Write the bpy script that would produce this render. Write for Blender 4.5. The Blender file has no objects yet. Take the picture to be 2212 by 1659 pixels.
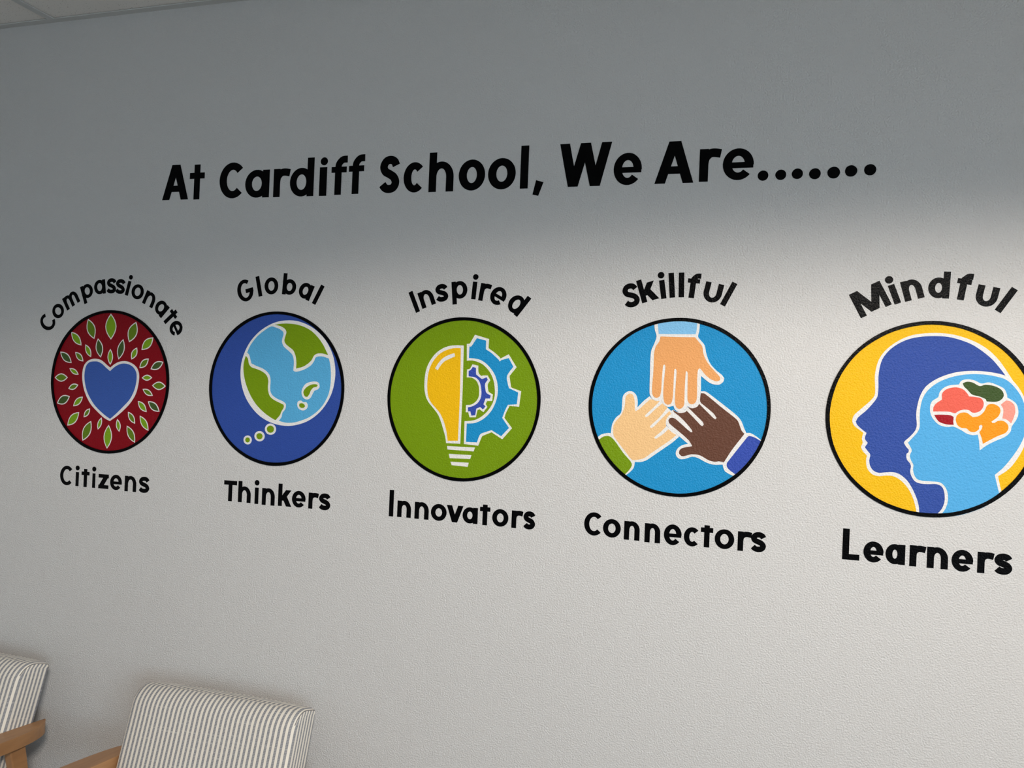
import bpy, bmesh, math, random
from math import sin, cos, pi, radians, hypot
from mathutils import Vector, Matrix
from mathutils.geometry import delaunay_2d_cdt

S = bpy.context.scene
COL = S.collection

# ------------------------------------------------------------------ camera
cam_data = bpy.data.cameras.new('camera')
cam_data.sensor_width = 36.0
cam_data.lens = 1740.0 / 2212.0 * 36.0
cam_data.clip_start = 0.02
cam = bpy.data.objects.new('camera', cam_data)
COL.objects.link(cam)
cam.matrix_world = Matrix(((0.95717, -0.03702, 0.28714, 0.0),
                           (0.28675, -0.0157, -0.95788, -1.92474),
                           (0.03997, 0.99919, -0.00442, 1.69),
                           (0, 0, 0, 1)))
S.camera = cam

# ------------------------------------------------------------------ exposure, world, daylight
S.view_settings.view_transform = 'Standard'
S.view_settings.look = 'None'
S.view_settings.gamma = 1.0
S.view_settings.use_curve_mapping = False
S.view_settings.exposure = 0.0

world = bpy.data.worlds.new('world')
S.world = world
world.use_nodes = True
bg = world.node_tree.nodes['Background']
bg.inputs['Color'].default_value = (0.70, 0.87, 1.0, 1)
bg.inputs['Strength'].default_value = 10.2

WIN = dict(x=2.4, y0=-6.0, y1=-2.6, z0=0.95, z1=2.3)      # the window in the right-hand wall


def area_light(name, loc, target, sx, sy, power, color, portal=False):
    d = bpy.data.lights.new(name, 'AREA')
    d.shape = 'RECTANGLE'
    d.size, d.size_y = sx, sy
    d.energy = power
    d.color = color
    o = bpy.data.objects.new(name, d)
    COL.objects.link(o)
    o.location = loc
    o.rotation_euler = (Vector(target) - Vector(loc)).to_track_quat('-Z', 'Y').to_euler()
    if portal:
        d.cycles.is_portal = True
    return o


# daylight comes in through the window; the portal only guides the sampling of the sky
area_light('window_portal', (WIN['x'] + 0.16, (WIN['y0'] + WIN['y1']) / 2, (WIN['z0'] + WIN['z1']) / 2),
           (0, (WIN['y0'] + WIN['y1']) / 2, (WIN['z0'] + WIN['z1']) / 2),
           WIN['y1'] - WIN['y0'], WIN['z1'] - WIN['z0'], 1, (1, 1, 1), portal=True)

# three shielded lamps of the ceiling fixture: their louvre cuts the beam off on the upper wall
LAMP = (0.683, -2.745)
for k in (-1, 0, 1):
    d = bpy.data.lights.new('ceiling_lamp', 'SPOT')
    d.energy = 99
    d.color = (1.0, 0.90, 0.81)
    d.spot_size = radians(159.8)
    d.spot_blend = 0.17
    d.shadow_soft_size = 0.045
    o = bpy.data.objects.new('ceiling_lamp', d)
    COL.objects.link(o)
    o.location = (LAMP[0] + 0.19 * k, LAMP[1], 2.69)


# ------------------------------------------------------------------ materials
def new_mat(name):
    m = bpy.data.materials.new(name)
    m.use_nodes = True
    return m, m.node_tree, m.node_tree.nodes['Principled BSDF']


def texture_bump(nt, bsdf, strength=0.5, dist=0.0012):
    """the rolled orange-peel texture of the plaster, carried on through every coat of paint"""
    g = nt.nodes.new('ShaderNodeNewGeometry')
    n = nt.nodes.new('ShaderNodeTexNoise')
    n.inputs['Scale'].default_value = 275.0
    n.inputs['Detail'].default_value = 2.5
    n.inputs['Roughness'].default_value = 0.5
    r = nt.nodes.new('ShaderNodeMapRange')
    r.inputs['From Min'].default_value = 0.25
    r.inputs['From Max'].default_value = 0.72
    b = nt.nodes.new('ShaderNodeBump')
    b.inputs['Strength'].default_value = strength
    b.inputs['Distance'].default_value = dist
    nt.links.new(g.outputs['Position'], n.inputs['Vector'])
    nt.links.new(n.outputs['Fac'], r.inputs['Value'])
    nt.links.new(r.outputs['Result'], b.inputs['Height'])
    nt.links.new(b.outputs['Normal'], bsdf.inputs['Normal'])


def paint(name, rgb, rough=0.42, spec=0.14, strength=0.75):
    m, nt, b = new_mat(name)
    b.inputs['Base Color'].default_value = (*rgb, 1)
    b.inputs['Roughness'].default_value = rough
    b.inputs['Specular IOR Level'].default_value = spec
    texture_bump(nt, b, strength)
    return m


def plain(name, rgb, rough=0.7, spec=0.3):
    m, nt, b = new_mat(name)
    b.inputs['Base Color'].default_value = (*rgb, 1)
    b.inputs['Roughness'].default_value = rough
    b.inputs['Specular IOR Level'].default_value = spec
    return m


M = {
    'wall': paint('wall_paint', (0.62, 0.615, 0.605), 0.38, 0.42, 1.0),
    'black': paint('black_paint', (0.0015, 0.0016, 0.002), 0.28, 0.05, 0.4),
    'white': paint('white_paint', (0.80, 0.79, 0.775), 0.5, 0.25),
    'crimson': paint('crimson_paint', (0.225, 0.002, 0.008)),
    'navy': paint('royal_blue_paint', (0.030, 0.075, 0.34)),
    'heartblue': paint('heart_blue_paint', (0.042, 0.105, 0.40)),
    'leaf_l': paint('bright_leaf_paint', (0.19, 0.36, 0.012)),
    'leaf_m': paint('olive_leaf_paint', (0.12, 0.21, 0.012)),
    'leaf_d': paint('dark_leaf_paint', (0.055, 0.10, 0.024)),
    'green': paint('grass_green_paint', (0.175, 0.30, 0.004)),
    'water': paint('light_blue_paint', (0.095, 0.40, 0.69)),
    'yellow': paint('yellow_paint', (0.86, 0.49, 0.006)),
    'sky': paint('sky_blue_paint', (0.012, 0.27, 0.58)),
    'cogblue': paint('cog_blue_paint', (0.035, 0.075, 0.40)),
    'tan': paint('tan_paint', (0.80, 0.37, 0.13)),
    'peach': paint('peach_paint', (0.86, 0.55, 0.26)),
    'brown': paint('brown_paint', (0.125, 0.052, 0.032)),
    'cuffblue': paint('pale_blue_paint', (0.22, 0.52, 0.82)),
    'facesky': paint('face_blue_paint', (0.085, 0.40, 0.75)),
    'coral': paint('coral_paint', (0.80, 0.125, 0.085)),
    'orange': paint('orange_paint', (0.93, 0.31, 0.008)),
    'pink': paint('pink_paint', (0.86, 0.32, 0.25)),
    'pine': paint('pine_green_paint', (0.045, 0.085, 0.020)),
    'lobered': paint('dark_red_paint', (0.35, 0.004, 0.012)),
    'grid': plain('grid_metal', (0.55, 0.56, 0.55), 0.45),
    'base': plain('baseboard_vinyl', (0.10, 0.10, 0.11), 0.5),
    'frame': plain('window_frame_metal', (0.5, 0.5, 0.5), 0.4),
    'sill': plain('sill_paint', (0.7, 0.69, 0.67), 0.5),
    'ground': plain('pavement', (0.5, 0.5, 0.49), 0.9),
    'thread': plain('seam_thread', (0.20, 0.19, 0.18), 0.8),
    'lamp': plain('lamp_diffuser', (0.8, 0.8, 0.78), 0.5),
    'foot': plain('rubber_glide', (0.03, 0.03, 0.03), 0.6),
}


def mat_tile():
    m, nt, b = new_mat('ceiling_tile')
    g = nt.nodes.new('ShaderNodeNewGeometry')
    n = nt.nodes.new('ShaderNodeTexNoise')
    n.inputs['Scale'].default_value = 260.0
    n.inputs['Detail'].default_value = 2.0
    r = nt.nodes.new('ShaderNodeValToRGB')
    r.color_ramp.elements[0].position = 0.27
    r.color_ramp.elements[0].color = (0.20, 0.195, 0.18, 1)
    r.color_ramp.elements[1].position = 0.33
    r.color_ramp.elements[1].color = (0.80, 0.78, 0.74, 1)
    b.inputs['Roughness'].default_value = 0.95
    nt.links.new(g.outputs['Position'], n.inputs['Vector'])
    nt.links.new(n.outputs['Fac'], r.inputs['Fac'])
    nt.links.new(r.outputs['Color'], b.inputs['Base Color'])
    bp = nt.nodes.new('ShaderNodeBump')
    bp.inputs['Strength'].default_value = 0.3
    bp.inputs['Distance'].default_value = 0.001
    nt.links.new(n.outputs['Fac'], bp.inputs['Height'])
    nt.links.new(bp.outputs['Normal'], b.inputs['Normal'])
    return m


def mat_carpet():
    m, nt, b = new_mat('carpet')
    g = nt.nodes.new('ShaderNodeNewGeometry')
    n = nt.nodes.new('ShaderNodeTexNoise')
    n.inputs['Scale'].default_value = 260.0
    r = nt.nodes.new('ShaderNodeValToRGB')
    r.color_ramp.elements[0].color = (0.10, 0.10, 0.105, 1)
    r.color_ramp.elements[1].color = (0.21, 0.21, 0.205, 1)
    b.inputs['Roughness'].default_value = 1.0
    nt.links.new(g.outputs['Position'], n.inputs['Vector'])
    nt.links.new(n.outputs['Fac'], r.inputs['Fac'])
    nt.links.new(r.outputs['Color'], b.inputs['Base Color'])
    return m


def mat_wood():
    m, nt, b = new_mat('oiled_wood')
    t = nt.nodes.new('ShaderNodeTexCoord')
    mp = nt.nodes.new('ShaderNodeMapping')
    mp.inputs['Scale'].default_value = (70, 5, 45)
    n = nt.nodes.new('ShaderNodeTexNoise')
    n.inputs['Scale'].default_value = 1.0
    n.inputs['Detail'].default_value = 4.0
    r = nt.nodes.new('ShaderNodeValToRGB')
    r.color_ramp.elements[0].position = 0.25
    r.color_ramp.elements[0].color = (0.33, 0.165, 0.07, 1)
    r.color_ramp.elements[1].position = 0.75
    r.color_ramp.elements[1].color = (0.45, 0.235, 0.10, 1)
    b.inputs['Roughness'].default_value = 0.42
    nt.links.new(t.outputs['Object'], mp.inputs['Vector'])
    nt.links.new(mp.outputs['Vector'], n.inputs['Vector'])
    nt.links.new(n.outputs['Fac'], r.inputs['Fac'])
    nt.links.new(r.outputs['Color'], b.inputs['Base Color'])
    return m


CUSHION_R = 0.016


def mat_stripe():
    """ticking: cream ground with woven blue-grey bands of four threads"""
    m, nt, b = new_mat('striped_ticking')
    N, L = nt.nodes, nt.links

    def math_(op, a, c=None):
        q = N.new('ShaderNodeMath')
        q.operation = op
        for i, v in enumerate((a, c)):
            if v is None:
                continue
            if isinstance(v, (int, float)):
                q.inputs[i].default_value = v
            else:
                L.new(v, q.inputs[i])
        return q.outputs[0]
    t = N.new('ShaderNodeTexCoord')
    sp = N.new('ShaderNodeSeparateXYZ')
    L.new(t.outputs['Object'], sp.inputs[0])
    sn = N.new('ShaderNodeSeparateXYZ')
    L.new(t.outputs['Normal'], sn.inputs[0])
    # across the front the weave follows x, rolls over the rounded end and runs on along the depth
    R_ = CUSHION_R
    ax = math_('ABSOLUTE', sp.outputs['X'])
    an = math_('MINIMUM', math_('ABSOLUTE', sn.outputs['X']), 1.0)
    roll = math_('MULTIPLY', math_('SUBTRACT', math_('ARCSINE', an), an), R_)
    deep = math_('MULTIPLY', math_('GREATER_THAN', an, 0.75), math_('MAXIMUM', math_('ADD', sp.outputs['Y'], 0.105 - R_), 0.0))
    u = math_('MULTIPLY', math_('SIGN', sp.outputs['X']), math_('ADD', ax, math_('ADD', roll, deep)))
    per = 0.0136
    ph = math_('FRACT', math_('ADD', math_('DIVIDE', u, per), 100.13))
    band = math_('LESS_THAN', ph, 0.50)
    thr = math_('GREATER_THAN', math_('FRACT', math_('MULTIPLY', ph, 7.0)), 0.36)
    # dashes along the threads
    dash = math_('GREATER_THAN', math_('FRACT', math_('DIVIDE', sp.outputs['Z'], 0.0036)), 0.22)
    dark = math_('MULTIPLY', band, math_('MULTIPLY', thr, dash))
    # slubs: the odd pale cross thread
    nz = N.new('ShaderNodeTexNoise')
    mp = N.new('ShaderNodeMapping')
    mp.inputs['Scale'].default_value = (14, 14, 420)
    L.new(t.outputs['Object'], mp.inputs['Vector'])
    L.new(mp.outputs['Vector'], nz.inputs['Vector'])
    nz.inputs['Scale'].default_value = 1.0
    slub = math_('LESS_THAN', nz.outputs['Fac'], 0.66)
    dark = math_('MULTIPLY', dark, slub)
    base = N.new('ShaderNodeMix')
    base.data_type = 'RGBA'
    L.new(band, base.inputs[0])
    base.inputs[6].default_value = (0.78, 0.73, 0.64, 1)
    base.inputs[7].default_value = (0.42, 0.415, 0.41, 1)
    col = N.new('ShaderNodeMix')
    col.data_type = 'RGBA'
    L.new(dark, col.inputs[0])
    L.new(base.outputs[2], col.inputs[6])
    col.inputs[7].default_value = (0.135, 0.14, 0.165, 1)
    L.new(col.outputs[2], b.inputs['Base Color'])
    b.inputs['Roughness'].default_value = 0.9
    b.inputs['Sheen Weight'].default_value = 0.15
    wv = N.new('ShaderNodeTexNoise')
    wv.inputs['Scale'].default_value = 900.0
    L.new(t.outputs['Object'], wv.inputs['Vector'])
    bp = N.new('ShaderNodeBump')
    bp.inputs['Strength'].default_value = 0.25
    bp.inputs['Distance'].default_value = 0.0006
    L.new(wv.outputs['Fac'], bp.inputs['Height'])
    L.new(bp.outputs['Normal'], b.inputs['Normal'])
    return m


def mat_glass():
    m, nt, b = new_mat('window_glass')
    out = nt.nodes['Material Output']
    tr = nt.nodes.new('ShaderNodeBsdfTransparent')
    gl = nt.nodes.new('ShaderNodeBsdfGlossy')
    gl.inputs['Roughness'].default_value = 0.02
    mx = nt.nodes.new('ShaderNodeMixShader')
    mx.inputs[0].default_value = 0.06
    nt.links.new(tr.outputs[0], mx.inputs[1])
    nt.links.new(gl.outputs[0], mx.inputs[2])
    nt.links.new(mx.outputs[0], out.inputs['Surface'])
    return m


M['tile'], M['carpet'], M['wood'], M['stripe'], M['glass'] = mat_tile(), mat_carpet(), mat_wood(), mat_stripe(), mat_glass()


_b = M['lamp'].node_tree.nodes['Principled BSDF']
_b.inputs['Emission Color'].default_value = (1.0, 0.92, 0.82, 1)
_b.inputs['Emission Strength'].default_value = 2.0


# ------------------------------------------------------------------ object helpers
def link_mesh(name, verts, faces, mat, parent=None, smooth=False, loc=(0, 0, 0)):
    me = bpy.data.meshes.new(name)
    me.from_pydata(verts, [], faces)
    me.validate()
    me.update()
    if smooth:
        for p in me.polygons:
            p.use_smooth = True
    o = bpy.data.objects.new(name, me)
    COL.objects.link(o)
    me.materials.append(M[mat] if isinstance(mat, str) else mat)
    o.location = loc
    if parent is not None:
        o.parent = parent
    return o


def thing(name, label, cat, loc=(0, 0, 0), group=None):
    o = bpy.data.objects.new(name, None)
    o.empty_display_size = 0.05
    COL.objects.link(o)
    o.location = loc
    o['label'] = label
    o['category'] = cat
    if group:
        o['group'] = group
    return o


def box_geo(x0, x1, y0, y1, z0, z1):
    v = [(x, y, z) for x in (x0, x1) for y in (y0, y1) for z in (z0, z1)]
    f = [(0, 1, 3, 2), (4, 6, 7, 5), (0, 4, 5, 1), (2, 3, 7, 6), (0, 2, 6, 4), (1, 5, 7, 3)]
    return v, f


class Geo:
    def __init__(s):
        s.v, s.f = [], []

    def add(s, v, f):
        n = len(s.v)
        s.v += list(v)
        s.f += [tuple(i + n for i in q) for q in f]
        return s

    def box(s, *a):
        return s.add(*box_geo(*a))


def structure(name, geo, mat):
    o = link_mesh(name, geo.v, geo.f, mat)
    o['kind'] = 'structure'
    return o


def bevel(o, w, seg=3):
    bm = bmesh.new()
    bm.from_mesh(o.data)
    bmesh.ops.recalc_face_normals(bm, faces=bm.faces)
    bm.to_mesh(o.data)
    bm.free()
    m = o.modifiers.new('soft_edges', 'BEVEL')
    m.width = w
    m.segments = seg
    m.limit_method = 'ANGLE'
    m.angle_limit = radians(40)
    return o


# ------------------------------------------------------------------ the room
XL, XR, YF, H = -3.3, WIN['x'], -7.6, 2.74
T = 0.16
structure('wall_back', Geo().box(XL - T, XR + T, 0, T, 0, H + 0.3), 'wall')
structure('wall_left', Geo().box(XL - T, XL, YF, 0, 0, H + 0.3), 'wall')
structure('wall_front', Geo().box(XL - T, XR + T, YF - T, YF, 0, H + 0.3), 'wall')
g = Geo()
g.box(XR, XR + T, YF, WIN['y0'], 0, H + 0.3).box(XR, XR + T, WIN['y1'], 0, 0, H + 0.3)
g.box(XR, XR + T, WIN['y0'], WIN['y1'], 0, WIN['z0']).box(XR, XR + T, WIN['y0'], WIN['y1'], WIN['z1'], H + 0.3)
structure('wall_right', g, 'wall')
structure('floor', Geo().box(XL - T, XR + T, YF - T, T, -0.12, 0), 'carpet')
structure('exterior_ground', Geo().box(XR + T, 14, -14, 8, -0.3, -0.12), 'ground')
structure('ceiling', Geo().box(XL, XR, YF, 0, H + 0.004, H + 0.02), 'tile')
structure('baseboard_back', Geo().box(XL, XR, -0.012, 0, 0, 0.10), 'base')
structure('baseboard_left', Geo().box(XL, XL + 0.012, YF, -0.012, 0, 0.10), 'base')
structure('baseboard_front', Geo().box(XL + 0.012, XR, YF, YF + 0.012, 0, 0.10), 'base')
structure('baseboard_right', Geo().box(XR - 0.012, XR, YF + 0.012, -0.012, 0, 0.10), 'base')
# wall angle and T-bars of the suspended ceiling
g = Geo()
g.box(XL, XR, -0.022, 0, H, H + 0.003)
structure('trim_1', g, 'grid')
g = Geo()
x = -2.062
while x - 0.61 > XL:
    x -= 0.61
while x < XR:
    g.box(x - 0.012, x + 0.012, YF, -0.022, H, H + 0.0032)
    x += 0.61
y = -0.61
while y > YF:
    g.box(XL, XR, y - 0.012, y + 0.012, H - 0.0002, H + 0.003)
    y -= 0.61
structure('trim_2', g, 'grid')
# recessed ceiling fixture behind the camera
lf = thing('ceiling_light', 'square recessed ceiling light with a louvred face', 'ceiling light', (LAMP[0], LAMP[1], H))
g = Geo()
for a_, b_, c_, d_ in ((-0.29, 0.29, -0.29, -0.265), (-0.29, 0.29, 0.265, 0.29), (-0.29, -0.265, -0.265, 0.265), (0.265, 0.29, -0.265, 0.265)):
    g.box(a_, b_, c_, d_, -0.008, 0.003)
link_mesh('frame', g.v, g.f, 'grid', lf)
for k in (-1, 0, 1):
    g = Geo().box(0.19 * k - 0.06, 0.19 * k + 0.06, -0.26, 0.26, -0.003, 0.003)
    link_mesh('diffuser', g.v, g.f, 'lamp', lf)
# window in the right-hand wall
g = Geo()
y0, y1, z0, z1 = WIN['y0'], WIN['y1'], WIN['z0'], WIN['z1']
fx0, fx1, fw = XR + 0.06, XR + 0.10, 0.045
g.box(fx0, fx1, y0, y0 + fw, z0, z1).box(fx0, fx1, y1 - fw, y1, z0, z1)
g.box(fx0, fx1, y0 + fw, y1 - fw, z0, z0 + fw).box(fx0, fx1, y0 + fw, y1 - fw, z1 - 0.02, z1)
win = structure('window_1', g, 'frame')
link_mesh('window_glass', *box_geo(fx0 + 0.015, fx0 + 0.021, y0 + fw, y1 - fw, z0 + fw, z1 - 0.02), 'glass', win)
structure('trim_3', Geo().box(XR - 0.03, XR, y0 - 0.04, y1 + 0.04, z0 - 0.03, z0), 'sill')

# ------------------------------------------------------------------ traced artwork (mm on the wall, from each medallion's centre) and lettering
ART = {
 'heart_o': [(9.3,-115.2),(33.0,-100.3),(59.1,-79.6),(80.8,-58.1),(96.2,-35.3),(104.1,-11.2),(107.2,16.1),(104.3,33.0),(94.0,47.9),(74.9,58.3),(53.9,62.1),(33.1,59.1),(16.7,51.4),(2.9,41.3),(-12.9,51.5),(-28.2,61.4),(-43.4,65.5),(-60.5,65.4),(-77.4,60.0),(-89.8,49.2),(-96.3,33.4),(-97.8,12.4),(-94.5,-8.3),(-87.8,-29.0),(-75.9,-51.1),(-59.8,-71.2),(-35.2,-90.8),(-11.0,-106.9)],
 'heart_i': [(10.3,-108.6),(32.5,-91.1),(56.5,-69.4),(76.3,-49.8),(89.6,-27.1),(96.7,-4.7),(98.6,15.8),(96.1,31.0),(86.0,44.3),(71.0,52.3),(52.2,54.9),(35.6,52.0),(19.2,43.9),(3.0,31.0),(-12.3,41.2),(-27.8,52.1),(-43.0,57.6),(-57.9,57.8),(-72.8,55.0),(-83.1,46.0),(-88.0,31.9),(-89.1,12.7),(-85.4,-9.7),(-76.9,-32.0),(-65.1,-50.6),(-49.2,-69.0),(-31.3,-83.7),(-9.3,-98.2)],
 'leaves': [(-2.8,200.0,1.2,123.6,40.1,'L'),(-85.1,183.3,-59.3,124.0,31.5,'M'),(88.7,177.2,66.5,117.1,33.7,'M'),(-145.6,143.6,-105.2,103.9,24.8,'L'),(150.8,133.2,111.4,96.0,26.8,'L'),(-183.3,83.4,-138.9,50.9,24.3,'D'),(189.2,63.6,145.7,41.4,23.3,'D'),(-90.7,107.7,-68.4,70.0,18.7,'L'),(-45.7,126.4,-32.9,69.9,26.7,'D'),(0.5,96.7,2.5,49.2,19.8,'L'),(45.6,126.2,31.5,65.9,25.8,'D'),(95.4,102.8,77.3,67.2,20.2,'L'),(-127.2,84.1,-95.8,56.7,19.0,'M'),(138.0,72.0,106.6,43.2,20.9,'M'),(-146.4,34.6,-111.0,17.2,15.7,'L'),(-200.3,5.4,-150.6,7.1,25.3,'M'),(116.3,15.4,153.0,17.3,17.6,'L'),(153.3,-5.3,200.7,-5.5,24.6,'M'),(-147.5,-26.1,-110.7,-13.1,18.2,'M'),(120.8,-16.7,157.7,-34.8,17.2,'M'),(-187.4,-71.6,-140.2,-48.5,27.0,'D'),(-126.5,-77.7,-92.0,-47.6,19.7,'L'),(106.1,-51.9,138.5,-82.7,19.9,'L'),(141.4,-51.4,183.0,-79.5,22.8,'D'),(-85.8,-108.8,-64.0,-81.1,16.2,'M'),(-145.2,-136.3,-103.4,-94.0,27.2,'L'),(73.1,-84.7,99.6,-118.5,19.0,'M'),(114.9,-93.9,147.3,-136.3,21.6,'L'),(-86.4,-178.4,-58.2,-117.9,30.1,'M'),(-32.5,-142.5,-20.8,-105.7,15.5,'L'),(36.3,-107.3,44.9,-145.2,16.7,'L'),(6.1,-126.0,3.4,-196.6,30.3,'L'),(71.0,-125.1,102.0,-173.4,24.1,'M')],
 'globe': [35.3,43.0,147.0,143.8],
 'water': [(-93.0,95.7),(-83.3,116.0),(-64.7,139.2),(-42.6,156.7),(-20.3,169.1),(-5.6,166.5),(7.6,161.9),(17.6,155.0),(19.5,148.0),(16.2,136.6),(16.1,125.3),(22.7,114.2),(37.6,103.3),(47.6,95.1),(52.9,85.4),(55.1,71.5),(54.2,50.4),(61.0,47.5),(73.6,49.6),(90.8,55.8),(107.6,66.1),(116.5,77.5),(120.8,87.3),(130.0,90.9),(144.1,90.7),(160.7,86.2),(165.9,69.2),(168.7,47.2),(169.1,19.5),(166.1,-2.7),(160.0,-19.5),(148.5,-39.4),(130.6,-58.3),(109.4,-73.2),(87.7,-82.7),(65.8,-89.4),(43.6,-91.9),(27.5,-90.5),(16.1,-87.6),(23.7,-77.4),(26.4,-66.0),(33.9,-55.8),(36.1,-47.3),(34.8,-40.3),(24.8,-33.7),(6.8,-27.4),(-6.5,-19.5),(-13.5,-9.9),(-15.1,4.2),(-14.9,21.2),(-17.8,33.9),(-25.8,43.6),(-40.9,53.0),(-60.9,59.5),(-77.7,66.1),(-82.2,78.9),(-86.1,89.6)],
 'land1': [(-9.2,173.8),(8.5,176.9),(30.9,177.8),(56.6,176.0),(82.3,169.6),(104.9,158.9),(124.5,143.1),(141.0,124.0),(152.7,104.8),(158.5,95.3),(142.1,99.0),(126.5,98.6),(115.8,92.8),(108.6,80.0),(96.5,69.3),(81.0,61.0),(62.8,56.3),(62.8,71.7),(60.1,88.5),(52.0,105.1),(40.4,113.2),(28.8,121.4),(22.9,131.1),(26.1,145.3),(28.2,155.2),(22.0,164.1),(8.8,170.4)],
 'land2': [(-96.8,86.5),(-89.8,78.6),(-85.8,64.5),(-77.2,55.6),(-60.5,51.0),(-42.1,44.4),(-28.6,34.9),(-22.4,21.0),(-22.9,3.9),(-20.9,-10.1),(-14.5,-22.6),(-1.1,-32.0),(18.7,-39.6),(28.5,-43.4),(29.5,-50.4),(22.9,-61.9),(18.6,-72.0),(10.9,-80.8),(5.4,-86.8),(-11.8,-79.1),(-31.9,-67.3),(-52.3,-51.2),(-69.7,-32.1),(-83.9,-9.8),(-94.3,12.7),(-100.7,35.4),(-103.0,55.3),(-101.1,72.6)],
 'isl1_o': [(95.7,16.8),(111.2,22.1),(126.9,23.0),(134.9,18.3),(136.9,8.6),(131.0,2.0),(121.8,-1.7),(115.9,-11.7),(110.1,-21.6),(100.9,-26.2),(91.3,-23.8),(84.6,-15.7),(82.6,-6.0),(86.7,6.7)],
 'isl1_i': [(102.4,10.1),(114.7,15.3),(127.2,15.8),(131.1,13.1),(127.5,9.1),(118.2,6.5),(110.8,-1.6),(106.5,-12.0),(100.6,-19.3),(94.2,-18.1),(89.2,-11.4),(88.8,-4.4),(94.7,4.2)],
 'isl2_o': [(74.3,-31.6),(82.1,-29.8),(88.6,-33.7),(98.1,-33.3),(103.1,-40.1),(101.9,-48.5),(94.4,-55.2),(84.9,-56.2),(75.2,-51.1),(71.0,-42.9),(71.3,-35.9)],
 'isl2_i': [(77.7,-38.4),(85.6,-36.7),(92.7,-40.0),(95.4,-44.6),(90.9,-49.0),(83.0,-49.3),(77.1,-44.9)],
 'bubbles': [[-9.3,-112.1,17.5,15.5,0.64],[-42.8,-133.2,16.3,14.2,0.6],[-80.1,-145.6,13.2,12.5,0.56]],
 'bulb_o': [(-0.7,136.3),(-0.1,87.9),(0.9,15.9),(0.5,-50.5),(0.3,-113.6),(-38.2,-114.1),(-41.0,-98.4),(-46.1,-83.4),(-54.6,-60.2),(-64.4,-41.1),(-78.6,-25.0),(-91.2,-11.6),(-99.4,3.5),(-103.9,23.0),(-104.5,42.6),(-102.9,62.3),(-98.3,80.7),(-88.5,99.2),(-75.6,115.0),(-58.2,127.4),(-40.6,134.0),(-22.9,136.3)],
 'bulb_i': [(-8.4,129.2),(-7.5,87.6),(-5.9,15.7),(-6.0,-50.8),(-6.5,-106.2),(-34.0,-107.8),(-38.7,-83.0),(-47.2,-58.4),(-58.5,-38.1),(-72.6,-23.4),(-85.3,-9.9),(-92.9,5.2),(-95.8,23.3),(-96.3,42.9),(-94.5,62.6),(-89.2,81.0),(-79.4,98.1),(-66.5,112.4),(-49.0,122.6),(-31.4,128.1),(-18.1,129.5)],
 'shine': [(-24.9,115.4),(-23.1,108.0),(-39.1,100.6),(-50.8,94.7),(-60.8,84.6),(-69.2,71.0),(-76.3,75.8),(-68.5,88.6),(-57.1,101.5),(-42.5,110.3),(-27.9,115.4)],
 'gear_o': [(7.3,140.6),(15.2,141.4),(28.3,164.3),(66.1,154.3),(65.7,131.0),(81.4,121.0),(95.3,109.9),(98.4,105.8),(119.3,117.3),(141.3,85.3),(123.8,63.0),(128.6,37.4),(130.7,34.2),(155.6,26.2),(151.9,-12.7),(126.9,-11.6),(117.8,-31.1),(114.8,-42.1),(135.8,-66.8),(111.4,-95.9),(82.6,-79.8),(60.0,-90.0),(57.2,-92.9),(48.6,-115.7),(10.0,-113.5),(9.5,-55.6),(29.3,-53.2),(43.7,-48.3),(60.6,-36.5),(74.4,-20.8),(83.7,-2.6),(87.2,16.7),(84.7,41.2),(78.2,60.1),(67.4,76.2),(52.4,89.4),(37.6,95.9),(22.9,98.8),(9.1,97.8)],
 'gear_i': [(14.9,133.9),(19.9,134.8),(33.6,155.6),(58.5,150.0),(58.9,128.1),(74.3,118.9),(93.6,103.0),(96.7,98.4),(100.8,101.8),(120.0,107.8),(132.8,86.4),(117.3,62.8),(120.4,42.5),(123.7,32.6),(148.2,22.7),(145.7,-6.7),(122.6,-9.1),(116.0,-23.0),(109.2,-42.4),(127.8,-66.5),(108.2,-88.2),(82.4,-74.3),(66.8,-80.1),(52.6,-86.9),(44.8,-107.4),(15.6,-107.7),(15.9,-61.3),(35.4,-59.2),(52.6,-52.0),(68.0,-40.3),(81.7,-23.2),(90.9,-2.3),(94.8,19.7),(93.3,41.5),(86.7,61.8),(76.0,77.8),(60.9,92.4),(46.1,100.8),(31.4,104.0),(14.4,104.9)],
 'cog_o': [(10.7,75.7),(17.9,77.9),(24.7,89.2),(40.3,86.3),(41.7,68.5),(49.3,60.5),(55.0,62.1),(66.5,62.4),(73.7,50.4),(67.5,39.2),(69.6,24.2),(71.2,21.0),(82.1,15.1),(80.8,-1.4),(67.8,-1.9),(63.8,-9.5),(69.0,-16.9),(58.9,-30.3),(47.9,-23.4),(42.8,-26.4),(39.2,-44.4),(22.6,-45.2),(18.2,-32.5),(11.5,-32.8),(11.6,-14.6),(24.7,-12.9),(36.1,-6.0),(43.8,5.3),(45.3,17.7),(43.7,34.2),(36.7,47.7),(24.7,55.0),(10.7,55.6)],
 'cog_i': [(15.2,71.8),(20.9,75.2),(25.9,82.6),(34.4,80.6),(35.4,64.1),(48.0,54.9),(52.5,53.2),(63.9,57.7),(67.0,51.5),(60.3,40.3),(62.3,25.3),(65.5,18.0),(76.5,12.1),(74.8,4.7),(63.2,4.2),(58.1,-10.6),(64.1,-15.8),(57.2,-23.5),(49.7,-17.8),(39.7,-22.4),(37.5,-39.0),(27.4,-40.9),(24.0,-30.0),(18.1,-30.3),(16.8,-20.1),(27.8,-17.4),(40.6,-10.0),(48.9,1.4),(51.8,15.2),(49.5,34.4),(44.0,47.9),(33.4,56.4),(15.8,58.5)],
 'thr1': [(-35.5,-121.2),(40.4,-120.6),(37.0,-130.7),(-33.7,-130.0)],
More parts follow.
